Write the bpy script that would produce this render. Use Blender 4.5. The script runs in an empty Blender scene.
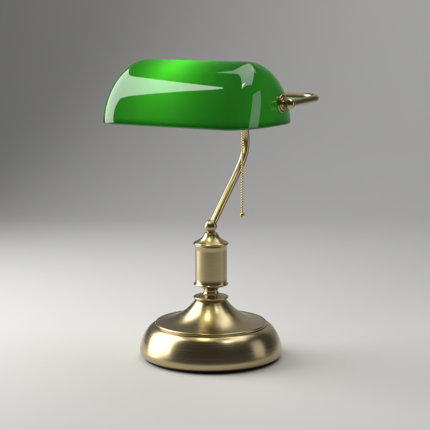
import bpy, bmesh, math
from mathutils import Vector, Matrix
PI = math.pi
scene = bpy.context.scene
col = scene.collection

# ------------------------------------------------------------------ camera
cam_d = bpy.data.cameras.new("Camera")
cam = bpy.data.objects.new("Camera", cam_d); col.objects.link(cam)
cam.location = (0.0051, -1.67953, 0.44481)
cam.rotation_euler = (math.radians(90 - 8.9), 0, 0)
cam_d.sensor_width = 36.0
cam_d.lens = 36.0 * 1357.0 / 430.0
cam_d.clip_start = 0.05; cam_d.clip_end = 100
scene.camera = cam

# ------------------------------------------------------------------ world (dim studio surroundings)
world = bpy.data.worlds.new("World"); scene.world = world
world.use_nodes = True
bg = world.node_tree.nodes['Background']
bg.inputs['Color'].default_value = (0.96, 0.97, 1.0, 1)
bg.inputs['Strength'].default_value = 0.045

# ------------------------------------------------------------------ studio lamps and added fills
def area(name, loc, aim, sx, sy, power, color=(1, 1, 1), roll=0, spread=180):
    l = bpy.data.lights.new(name, 'AREA'); l.shape = 'RECTANGLE'
    l.size = sx; l.size_y = sy; l.energy = power; l.color = color
    l.spread = math.radians(spread)
    o = bpy.data.objects.new(name, l); col.objects.link(o)
    o.location = loc
    q = (Vector(aim) - Vector(loc)).to_track_quat('-Z', 'Y')
    o.rotation_euler = (q @ Matrix.Rotation(math.radians(roll), 3, 'Z').to_quaternion()).to_euler()
    return o
def polar(c, az, el, d):
    """a point d metres from c; azimuth 0 = towards the camera side, +90 = right; elevation up"""
    a, e = math.radians(az), math.radians(el)
    return (c[0] + d*math.sin(a)*math.cos(e), c[1] - d*math.cos(a)*math.cos(e), c[2] + d*math.sin(e))
HEAD = (0.0, -0.06, 0.34)
area("softbox_left", polar(HEAD, -108.5, 19.5, 1.0), HEAD, 1.02, 1.40, 15.6, roll=29, spread=160)
area("softbox_right", polar(HEAD, 90, 6, 1.1), HEAD, 0.42, 0.66, 0.34, roll=-17, spread=120)
area("softbox_overhead", polar(HEAD, 134, 65.5, 1.1), HEAD, 1.42, 0.80, 3.7, roll=-8, spread=130)
area("background_fill", (1.0, 0.95, 1.8), (0.8, 1.6, 0.3), 0.6, 0.6, 1.2, spread=150)  # added fill, no known source: brightens the backdrop behind on the right
area("wall_fill", (0.9, 0.5, 1.3), (0.5, 1.7, 0.5), 0.5, 0.5, 2.4, spread=120)  # added wash to lift the wall's tone, not a known studio lamp
area("floor_fill", (0.85, -0.55, 2.2), (0.80, -0.45, 0.0), 0.4, 0.4, 1.3, spread=50)  # invented narrow light from above, lightens the floor at front right

scene.view_settings.view_transform = 'Standard'
scene.view_settings.look = 'None'
scene.view_settings.exposure = 0.0
scene.view_settings.gamma = 1.0

# ------------------------------------------------------------------ materials
def mat(name):
    m = bpy.data.materials.new(name); m.use_nodes = True
    return m, m.node_tree.nodes, m.node_tree.links, m.node_tree.nodes['Principled BSDF']

def brass(name, color, rough, aniso=0.0, brush='ring', bump=0.0, var=0.06):
    """warm metal; 'ring' = fine concentric brushing round the lamp's axis, 'none' = plain polish"""
    m, N, L, p = mat(name)
    p.inputs['Metallic'].default_value = 1.0
    p.inputs['Roughness'].default_value = rough
    p.inputs['Base Color'].default_value = (*color, 1)
    tc = N.new('ShaderNodeTexCoord')
    if brush == 'ring':
        sep = N.new('ShaderNodeSeparateXYZ'); L.new(tc.outputs['Object'], sep.inputs[0])
        xx = N.new('ShaderNodeMath'); xx.operation = 'MULTIPLY'
        L.new(sep.outputs[0], xx.inputs[0]); L.new(sep.outputs[0], xx.inputs[1])
        yy = N.new('ShaderNodeMath'); yy.operation = 'MULTIPLY_ADD'
        L.new(sep.outputs[1], yy.inputs[0]); L.new(sep.outputs[1], yy.inputs[1]); L.new(xx.outputs[0], yy.inputs[2])
        r = N.new('ShaderNodeMath'); r.operation = 'SQRT'; L.new(yy.outputs[0], r.inputs[0])
        an = N.new('ShaderNodeMath'); an.operation = 'ARCTAN2'
        L.new(sep.outputs[1], an.inputs[0]); L.new(sep.outputs[0], an.inputs[1])
        sa = N.new('ShaderNodeMath'); sa.operation = 'MULTIPLY'; sa.inputs[1].default_value = 0.0006
        L.new(an.outputs[0], sa.inputs[0])
        cb = N.new('ShaderNodeCombineXYZ')
        L.new(r.outputs[0], cb.inputs[0]); L.new(sa.outputs[0], cb.inputs[1]); L.new(sep.outputs[2], cb.inputs[2])
        vec = cb.outputs[0]
        n1 = N.new('ShaderNodeTexNoise'); n1.inputs['Scale'].default_value = 1400
        n1.inputs['Detail'].default_value = 3
        L.new(vec, n1.inputs['Vector'])
        if aniso:
            tg = N.new('ShaderNodeTangent'); tg.direction_type = 'RADIAL'; tg.axis = 'Z'
            L.new(tg.outputs[0], p.inputs['Tangent'])
            p.inputs['Anisotropic'].default_value = aniso; p.inputs['Anisotropic Rotation'].default_value = 0.25
    else:
        n1 = N.new('ShaderNodeTexNoise'); n1.inputs['Scale'].default_value = 140
        n1.inputs['Detail'].default_value = 4
        L.new(tc.outputs['Object'], n1.inputs['Vector'])
    mr = N.new('ShaderNodeMapRange'); mr.inputs['To Min'].default_value = rough - var
    mr.inputs['To Max'].default_value = rough + var
    mr.inputs['From Min'].default_value = 0.3; mr.inputs['From Max'].default_value = 0.7
    L.new(n1.outputs['Fac'], mr.inputs['Value']); L.new(mr.outputs[0], p.inputs['Roughness'])
    # slight tarnish variation in the metal's own colour
    n2 = N.new('ShaderNodeTexNoise'); n2.inputs['Scale'].default_value = 28; n2.inputs['Detail'].default_value = 5
    L.new(tc.outputs['Object'], n2.inputs['Vector'])
    cr = N.new('ShaderNodeMix'); cr.data_type = 'RGBA'
    cr.inputs['A'].default_value = (*[c * 0.96 for c in color], 1)
    cr.inputs['B'].default_value = (*[min(1, c * 1.04) for c in color], 1)
    L.new(n2.outputs['Fac'], cr.inputs['Factor']); L.new(cr.outputs['Result'], p.inputs['Base Color'])
    if bump:
        b = N.new('ShaderNodeBump'); b.inputs['Strength'].default_value = bump
        b.inputs['Distance'].default_value = 0.0002
        L.new(n1.outputs['Fac'], b.inputs['Height']); L.new(b.outputs[0], p.inputs['Normal'])
    return m

M_base = brass("brushed_antique_brass", (0.50, 0.41, 0.235), 0.25, aniso=0.4, bump=0.03, var=0.03)
M_body = brass("satin_brass_body", (0.50, 0.41, 0.235), 0.25, aniso=0.6, bump=0.08, var=0.04)
M_tube = brass("polished_brass_tube", (0.66, 0.54, 0.31), 0.22, brush='none', var=0.03)
M_yoke = brass("aged_brass_yoke", (0.52, 0.425, 0.25), 0.24, brush='none', var=0.025)
M_chain = brass("chain_brass", (0.78, 0.60, 0.24), 0.2, brush='none')

M_felt, N, L, p = mat("black_felt")
p.inputs['Base Color'].default_value = (0.012, 0.012, 0.012, 1); p.inputs['Roughness'].default_value = 0.9

def glass_mat():
    m, N, L, p = mat("green_cased_glass")
    p.inputs['Base Color'].default_value = (0.012, 0.40, 0.012, 1)
    p.inputs['Roughness'].default_value = 0.04
    p.inputs['IOR'].default_value = 2.1
    tc = N.new('ShaderNodeTexCoord')
    n = N.new('ShaderNodeTexNoise'); n.inputs['Scale'].default_value = 14; n.inputs['Detail'].default_value = 2
    L.new(tc.outputs['Object'], n.inputs['Vector'])
    mx = N.new('ShaderNodeMix'); mx.data_type = 'RGBA'
    mx.inputs['A'].default_value = (0.001, 0.066, 0.003, 1); mx.inputs['B'].default_value = (0.0015, 0.082, 0.004, 1)
    L.new(n.outputs['Fac'], mx.inputs['Factor']); L.new(mx.outputs['Result'], p.inputs['Base Color'])
    tr = N.new('ShaderNodeBsdfTranslucent'); tr.inputs['Color'].default_value = (0.065, 0.72, 0.045, 1)
    ms = N.new('ShaderNodeMixShader'); ms.inputs[0].default_value = 0.35
    out = N['Material Output']
    L.new(p.outputs[0], ms.inputs[1]); L.new(tr.outputs[0], ms.inputs[2]); L.new(ms.outputs[0], out.inputs['Surface'])
    return m
M_glass = glass_mat()

M_white, N, L, p = mat("white_opal_lining")
p.inputs['Base Color'].default_value = (0.50, 0.52, 0.47, 1); p.inputs['Roughness'].default_value = 0.2
tr = N.new('ShaderNodeBsdfTranslucent'); tr.inputs['Color'].default_value = (0.9, 0.9, 0.8, 1)
ms = N.new('ShaderNodeMixShader'); ms.inputs[0].default_value = 0.4
L.new(p.outputs[0], ms.inputs[1]); L.new(tr.outputs[0], ms.inputs[2]); L.new(ms.outputs[0], N['Material Output'].inputs['Surface'])

M_bulb, N, L, p = mat("frosted_bulb_glass")
p.inputs['Base Color'].default_value = (0.9, 0.88, 0.8, 1); p.inputs['Roughness'].default_value = 0.4
p.inputs['Emission Color'].default_value = (1.0, 0.87, 0.56, 1); p.inputs['Emission Strength'].default_value = 33

M_floor, N, L, p = mat("matte_grey_paper")
p.inputs['Roughness'].default_value = 0.75
p.inputs['Specular IOR Level'].default_value = 0.25
tc = N.new('ShaderNodeTexCoord')
n = N.new('ShaderNodeTexNoise'); n.inputs['Scale'].default_value = 3; n.inputs['Detail'].default_value = 6
n.inputs['Roughness'].default_value = 0.6
L.new(tc.outputs['Object'], n.inputs['Vector'])
mx = N.new('ShaderNodeMix'); mx.data_type = 'RGBA'
mx.inputs['A'].default_value = (0.69, 0.685, 0.675, 1); mx.inputs['B'].default_value = (0.715, 0.71, 0.70, 1)
L.new(n.outputs['Fac'], mx.inputs['Factor']); L.new(mx.outputs['Result'], p.inputs['Base Color'])
n2 = N.new('ShaderNodeTexNoise'); n2.inputs['Scale'].default_value = 900; n2.inputs['Detail'].default_value = 2
L.new(tc.outputs['Object'], n2.inputs['Vector'])
bp = N.new('ShaderNodeBump'); bp.inputs['Strength'].default_value = 0.05; bp.inputs['Distance'].default_value = 0.0003
L.new(n2.outputs['Fac'], bp.inputs['Height']); L.new(bp.outputs[0], p.inputs['Normal'])

# ------------------------------------------------------------------ mesh helpers
def link(name, bm, m, parent=None, smooth=True, mods=None):
    me = bpy.data.meshes.new(name)
    bmesh.ops.recalc_face_normals(bm, faces=bm.faces)
    bm.to_mesh(me); bm.free()
    for f in me.polygons: f.use_smooth = smooth
    me.materials.append(m)
    o = bpy.data.objects.new(name, me); col.objects.link(o)
    if parent: o.parent = parent
    return o

def smooth_profile(pts, per=8):
    """pts: (r, z) or (r, z, 'c') for a hard corner; Catmull-Rom between hard corners"""
    out = []
    segs, cur = [], [pts[0]]
    for q in pts[1:]:
        cur.append(q)
        if len(q) > 2: segs.append(cur); cur = [q]
    if len(cur) > 1: segs.append(cur)
    for s in segs:
        P = [Vector((q[0], q[1])) for q in s]
        P = [P[0] * 2 - P[1]] + P + [P[-1] * 2 - P[-2]]
        for i in range(1, len(P) - 2):
            for k in range(per):
                t = k / per
                a, b, c, d = P[i-1], P[i], P[i+1], P[i+2]
                v = 0.5 * ((2*b) + (c-a)*t + (2*a-5*b+4*c-d)*t*t + (3*b-a-3*c+d)*t*t*t)
                out.append((max(v.x, 0), v.y))
        last = s[-1]
    out.append((last[0], last[1]))
    return out

def lathe(bm, prof, n=160, mtx=None):
    rings = []
    for r, z in prof:
        if r < 1e-6:
            v = bm.verts.new((0, 0, z)); rings.append([v] * n)
        else:
            rings.append([bm.verts.new((r*math.cos(2*PI*i/n), r*math.sin(2*PI*i/n), z)) for i in range(n)])
    new = set()
    for a, b in zip(rings, rings[1:]):
        for i in range(n):
            j = (i+1) % n
            vs = []
            for v in (a[i], a[j], b[j], b[i]):
                if v not in vs: vs.append(v)
            if len(vs) > 2: bm.faces.new(vs)
            new.update(vs)
    if mtx is not None:
        bmesh.ops.transform(bm, matrix=mtx, verts=list(new))

def tube(bm, pts, rad, n=32, caps=True):
    pts = [Vector(q) for q in pts]
    up = Vector((0.123, 0.2, 1)).normalized()
    rings = []; prev = None
    for i, q in enumerate(pts):
        t = (pts[min(i+1, len(pts)-1)] - pts[max(i-1, 0)]).normalized()
        if prev is None:
            s = t.cross(up).normalized()
        else:
            s = (prev - t * prev.dot(t)).normalized()
        prev = s
        w = t.cross(s)
        r = rad(i / (len(pts)-1)) if callable(rad) else rad
        rings.append([bm.verts.new(q + r*(math.cos(2*PI*k/n)*s + math.sin(2*PI*k/n)*w)) for k in range(n)])
    for a, b in zip(rings, rings[1:]):
        for k in range(n):
            bm.faces.new((a[k], a[(k+1) % n], b[(k+1) % n], b[k]))
    if caps: bm.faces.new(rings[0]); bm.faces.new(rings[-1][::-1])

def spline(ctrl, per=14):
    P = [Vector(q) for q in ctrl]
    P = [P[0]*2-P[1]] + P + [P[-1]*2-P[-2]]
    out = []
    for i in range(1, len(P)-2):
        for k in range(per):
            t = k/per; a, b, c, d = P[i-1], P[i], P[i+1], P[i+2]
            out.append(0.5*((2*b)+(c-a)*t+(2*a-5*b+4*c-d)*t*t+(3*b-a-3*c+d)*t*t*t))
    out.append(P[-2]); return out

def sphere(bm, c, r, n=32, sz=1.0):
    bmesh.ops.create_uvsphere(bm, u_segments=n, v_segments=n//2, radius=r,
                              matrix=Matrix.Translation(c) @ Matrix.Diagonal((1, 1, sz, 1)))

# ------------------------------------------------------------------ setting: one seamless paper sweep
bm = bmesh.new()
prof = [(-4.0, 0)]
y0, R = 1.10, 0.60
prof += [(y0 + R*math.sin(a*PI/2/24), R - R*math.cos(a*PI/2/24)) for a in range(25)]
prof += [(y0+R, 3.5)]
vs = [[bm.verts.new((x, y, z)) for x in (-5, 5)] for y, z in prof]
for a, b in zip(vs, vs[1:]): bm.faces.new((a[0], a[1], b[1], b[0]))
fl = link('ground', bm, M_floor)
fl['kind'] = 'structure'

# ------------------------------------------------------------------ the lamp
TH = math.radians(31)
U = Vector((math.cos(TH), -math.sin(TH), 0))       # along the shade, towards the camera's right
B = Vector((math.sin(TH), math.cos(TH), 0))        # the lamp's back
Z = Vector((0, 0, 1))
def W(u, s, z): return U*u + B*s + Z*z

lamp = bpy.data.objects.new('desk_lamp', None); col.objects.link(lamp)
lamp['label'] = "brass banker's desk lamp with a glossy green glass shade, standing on the grey surface"
lamp['category'] = 'lamp'

# base
bm = bmesh.new()
lathe(bm, smooth_profile([
    (0.0165, 0.0765, 'c'), (0.0182, 0.0752), (0.0205, 0.0726), (0.0232, 0.0692), (0.027, 0.0650), (0.0325, 0.0600),
    (0.0400, 0.0548), (0.0490, 0.0503), (0.0580, 0.0474), (0.0650, 0.0459), (0.0682, 0.0456, 'c'),
    (0.0694, 0.0458), (0.0704, 0.0450), (0.0707, 0.0438), (0.0704, 0.0426), (0.0702, 0.0420, 'c'),
    (0.0718, 0.0423), (0.0745, 0.0412), (0.0790, 0.0376), (0.0835, 0.0313), (0.0872, 0.0234),
    (0.0896, 0.0153), (0.0903, 0.0102), (0.0895, 0.0060), (0.0875, 0.0039, 'c'), (0.0860, 0.0032, 'c'), (0.080, 0.0032, 'c')]), 256)
base = link('base', bm, M_base, lamp)
bm = bmesh.new()
lathe(bm, [(0.0, 0.0), (0.0835, 0.0), (0.0845, 0.0006), (0.0845, 0.0036), (0.079, 0.0040)], 128)
link('felt_pad', bm, M_felt, base)

# neck disc between the base and the body
bm = bmesh.new()
lathe(bm, smooth_profile([
    (0.0160, 0.0752, 'c'), (0.0200, 0.0754), (0.0219, 0.0762), (0.0223, 0.0773), (0.0217, 0.0783), (0.0196, 0.0790, 'c'),
    (0.0150, 0.0796), (0.0110, 0.0814), (0.0092, 0.0840), (0.0090, 0.0865), (0.0108, 0.0890), (0.0150, 0.0912),
    (0.0188, 0.0925, 'c')]), 128)
link('neck', bm, M_yoke, lamp)

# cylindrical body with a flange at either end
bm = bmesh.new()
lathe(bm, smooth_profile([
    (0.0150, 0.0920, 'c'), (0.0196, 0.0926), (0.0213, 0.0931), (0.0219, 0.0939), (0.0216, 0.0948), (0.0207, 0.0953, 'c'),
    (0.0203, 0.0962, 'c'), (0.0203, 0.1430, 'c'), (0.0207, 0.1434, 'c'), (0.0211, 0.1438), (0.0209, 0.1443, 'c'), (0.0214, 0.1446, 'c'), (0.0220, 0.1450), (0.0223, 0.1458), (0.0221, 0.1466), (0.0214, 0.1472, 'c')]), 160)
body = link('body', bm, M_body, lamp)
bm = bmesh.new()
lathe(bm, smooth_profile([
    (0.0214, 0.1472, 'c'), (0.0204, 0.1478), (0.0180, 0.1490), (0.0147, 0.1509), (0.0116, 0.1534), (0.0096, 0.1560),
    (0.0084, 0.1582, 'c'), (0.0083, 0.1590), (0.0076, 0.1595, 'c'), (0.0058, 0.1597), (0.0051, 0.1606), (0.0056, 0.1628)]), 128)
link('cap', bm, M_base, body)

# ball joint
bm = bmesh.new(); sphere(bm, (-0.0006, 0, 0.1672), 0.0084, 64)
link('ball_joint', bm, M_base, lamp)

# stem: leans back, bends upright, curls forward to the yoke
YB = 0.074; YZ = 0.3290                              # the yoke's rear bar: distance behind the axis, height
bm = bmesh.new()
stem_c = [(0, .0020, .1685), (0, .0130, .1790), (0, .0350, .1998), (0, .0600, .2232), (0, .0700, .2335), (0, .0790, .2440),
          (0, .0850, .2545), (0, .0872, .2665), (0, .0862, .2790), (0, .0822, .2950), (0, .0765, .3130), (0, YB-.001, YZ)]
tube(bm, [W(*q) for q in spline(stem_c)], 0.0050, 48)
link('stem', bm, M_tube, lamp)

# yoke: U-shaped arm holding the shade by its two ends
PS = -0.012; KU = 0.1160; PZ = 0.3258                # pivot: distance behind the axis, knob along the shade, height
def yoke_pts():
    r = 0.024; pts = []
    for sg in (-1, 1):
        side = []
        for k in range(9):
            s = PS + (YB - r - PS)*k/8; side.append((sg*KU, s))
        for k in range(1, 17):
            a = k/16*PI/2; side.append((sg*(KU - r + r*math.cos(a)), YB - r + r*math.sin(a)))
        if sg > 0: side = side[::-1]
        pts += side
        if sg < 0:
            for k in range(1, 20): pts.append((-KU+r + (2*KU-2*r)*k/20, YB))
    return [W(u, s, PZ + (YZ-PZ)*(s-PS)/(YB-PS)) for u, s in pts]
bm = bmesh.new(); tube(bm, yoke_pts(), 0.0045, 32)
yoke = link('yoke', bm, M_yoke, lamp)
bm = bmesh.new()
lathe(bm, smooth_profile([(0.0, 0.010), (0.0052, 0.0098), (0.0068, 0.0085), (0.0070, 0.0), (0.0070, -0.0085), (0.0052, -0.0098), (0, -0.010)]), 48,
      Matrix.Translation(W(0, YB, YZ)) @ Matrix(((U.x, B.x, 0, 0), (U.y, B.y, 0, 0), (0, 0, 1, 0), (0, 0, 0, 1))) @ Matrix.Rotation(PI/2, 4, 'Y'))
link('collar', bm, M_yoke, yoke)

# ------------------------------------------------------------------ glass shade
SC = -0.033; SZ = 0.3013
SA, SWD, SH, SX0, SN, SP, SPE = 0.1075, 0.0740, 0.0745, 0.068, 2.7, 1.70, 2.25
def shade_bm(off=0.0, thick=None, M=56, NQ=30):
    """closed shell: outer skin, rounded rim, inner skin. off shrinks it."""
    bm = bmesh.new()
    def skin(o):
        a, w, h, x0 = SA-o, SWD-o, SH-o, SX0
        plan = []
        for q in range(4):
            for k in range(NQ+1):
                ph = q*PI/2 + k/NQ*PI/2
                c, s = math.cos(ph), math.sin(ph)
                if abs(c) < 1e-9: c = 0
                if abs(s) < 1e-9: s = 0
                f = abs(c)**(2/SN); g = abs(s)**(2/SN)
                sx = 1 if (q in (0, 3)) else -1
                sy = 1 if q in (0, 1) else -1
                if k == 0 and q in (0, 2): 
                    if q == 0 or q == 2: pass
                plan.append((sx, sy, f, g))
            if q in (0, 2):
                sg = 1 if q == 0 else -1
                for k in range(1, 14):
                    plan.append((sg*(1-2*k/14), 1 if q == 0 else -1, 0, 1))
        # drop duplicates (shared points at f-axis)
        pl = []
        for t in plan:
            if pl and abs(pl[-1][2]-t[2]) < 1e-9 and abs(pl[-1][3]-t[3]) < 1e-9 and abs(pl[-1][0]-t[0]) < 1e-9 and (t[3] < 1e-9 or pl[-1][1] == t[1]):
                continue
            pl.append(t)
        if abs(pl[0][2]-pl[-1][2]) < 1e-9 and abs(pl[0][3]-pl[-1][3]) < 1e-9 and pl[0][0] == pl[-1][0]: pl.pop()
        rings = []
        for j in range(M):
            t = j/(M-1)*PI/2*0.9995
            zf = math.sin(t)**(2/SP); zz = h*zf
            rho = (1 - zf**SP)**(1/SP); re = (1 - zf**SPE)**(1/SPE)
            rings.append([bm.verts.new(W(sx*x0 + (1 if sx > 0 else -1)*f*re*(a-x0), SC + sy*g*rho*w, SZ + zz)) for sx, sy, f, g in pl])
        n = len(pl)
        for p0, p1 in zip(rings, rings[1:]):
            for i in range(n):
                bm.faces.new((p0[i], p0[(i+1) % n], p1[(i+1) % n], p1[i]))
        return rings
    o = skin(off)
    n = len(o[0])
    if thick:                                         # rolled edge turning inwards
        def plan_in(v, d, dz):
            c = W(0, SC, 0); q = v.co - c
            u_, s_ = q.dot(U), q.dot(B)
            L_ = math.hypot(u_ - max(-SX0, min(SX0, u_)), s_)
            fx = (u_ - max(-SX0, min(SX0, u_)))/max(L_, 1e-6); fy = s_/max(L_, 1e-6)
            return bm.verts.new(v.co - U*fx*d - B*fy*d + Z*dz)
        prev = o[0]
        for d, dz in ((0.0004, -0.0007), (0.0011, -0.0012), (0.0020, -0.0012), (0.0027, -0.0007), (thick, 0.0), (thick, 0.004)):
            cur = [plan_in(v, d, dz) for v in o[0]]
            for k in range(n):
                j = (k+1) % n
                bm.faces.new((prev[j], prev[k], cur[k], cur[j]))
            prev = cur
    bmesh.ops.remove_doubles(bm, verts=bm.verts, dist=1e-5)
    return bm
shade = link('shade', shade_bm(0.0, 0.0030), M_glass, lamp)
link('lining', shade_bm(0.0034), M_white, shade)

# pivot fittings at the two ends: escutcheon, washer, ball knob
def lz(u_from, sg):
    X = Z.cross(U*sg).normalized()
    return Matrix.Translation(W(sg*u_from, PS, PZ)) @ Matrix((
        (X.x, (U*sg).cross(X).x, U.x*sg, 0), (X.y, (U*sg).cross(X).y, U.y*sg, 0), (X.z, (U*sg).cross(X).z, 0, 0), (0, 0, 0, 1)))
for sg in (1, -1):
    bm = bmesh.new()
    lathe(bm, smooth_profile([(0.0, -0.004, 'c'), (0.0095, -0.004, 'c'), (0.0104, 0.0016), (0.0110, 0.0026), (0.0104, 0.0036), (0.0088, 0.0034), (0.0078, 0.0026, 'c'),
         (0.0076, 0.0040), (0.0066, 0.0047), (0.0048, 0.0044), (0.0040, 0.0040, 'c'), (0.0034, 0.0060), (0.0034, 0.0100)]), 64, lz(0.1040, sg))
    e = link('pivot_rosette', bm, M_yoke, lamp)
    bm = bmesh.new(); sphere(bm, W(sg*KU, PS, PZ), 0.0070, 48)
    link('knob', bm, M_yoke, e)

# socket and bulb under the shade
bm = bmesh.new()
tube(bm, [W(*q) for q in spline([(0, .0845, .2905), (0, .060, .2915), (0, .035, .2920), (-.002, .008, .2935), (.001, -.010, .300), (.003, -.018, .307)])], 0.0038, 24)
link('socket_arm', bm, M_yoke, lamp)
bm = bmesh.new()
d = (B*-0.50 - U*0.55 + Z*0.72).normalized(); X = d.cross(Z).normalized(); Y = d.cross(X)
mt = Matrix.Translation(W(.003, -.020, .309)) @ Matrix(((X.x, Y.x, d.x, 0), (X.y, Y.y, d.y, 0), (X.z, Y.z, d.z, 0), (0, 0, 0, 1)))
lathe(bm, smooth_profile([(0, -0.008, 'c'), (0.006, -0.008), (0.011, -0.003), (0.0130, 0.002, 'c'), (0.0130, 0.017, 'c'), (0.0110, 0.017, 'c')]), 48, mt)
sock = link('socket', bm, M_yoke, lamp)
bm = bmesh.new()
lathe(bm, smooth_profile([(0.0105, 0.015), (0.0115, 0.020), (0.0160, 0.028), (0.0180, 0.038), (0.0165, 0.047), (0.0100, 0.0540), (0.0, 0.0565)]), 48, mt)
link('bulb', bm, M_bulb, sock)

# beaded pull chain with a ball on its end
cu, cs = 0.030, 0.0262
bm = bmesh.new()
zt, zb = 0.3000, 0.1848
n = int((zt-zb)/0.0032)
for k in range(n+1):
    zc = zb + (zt-zb)*k/n
    sphere(bm, W(cu, cs, zc), 0.0015, 12)
tube(bm, [W(cu, cs, zb), W(cu, cs, zt)], 0.00035, 8)
tube(bm, [W(*q) for q in spline([(cu, cs, zt), (cu*.8, cs*.75, zt+.004), (0.012, 0.004, zt+.006)])], 0.0010, 10)
ch = link('pull_chain', bm, M_chain, lamp)
bm = bmesh.new(); sphere(bm, W(cu, cs, 0.1808), 0.0035, 32)
tube(bm, [W(cu, cs, 0.1835), W(cu, cs, 0.1868)], lambda t: 0.0017-0.0005*t, 16)
link('chain_ball', bm, M_chain, ch)

# ------------------------------------------------------------------ render
scene.render.engine = 'CYCLES'
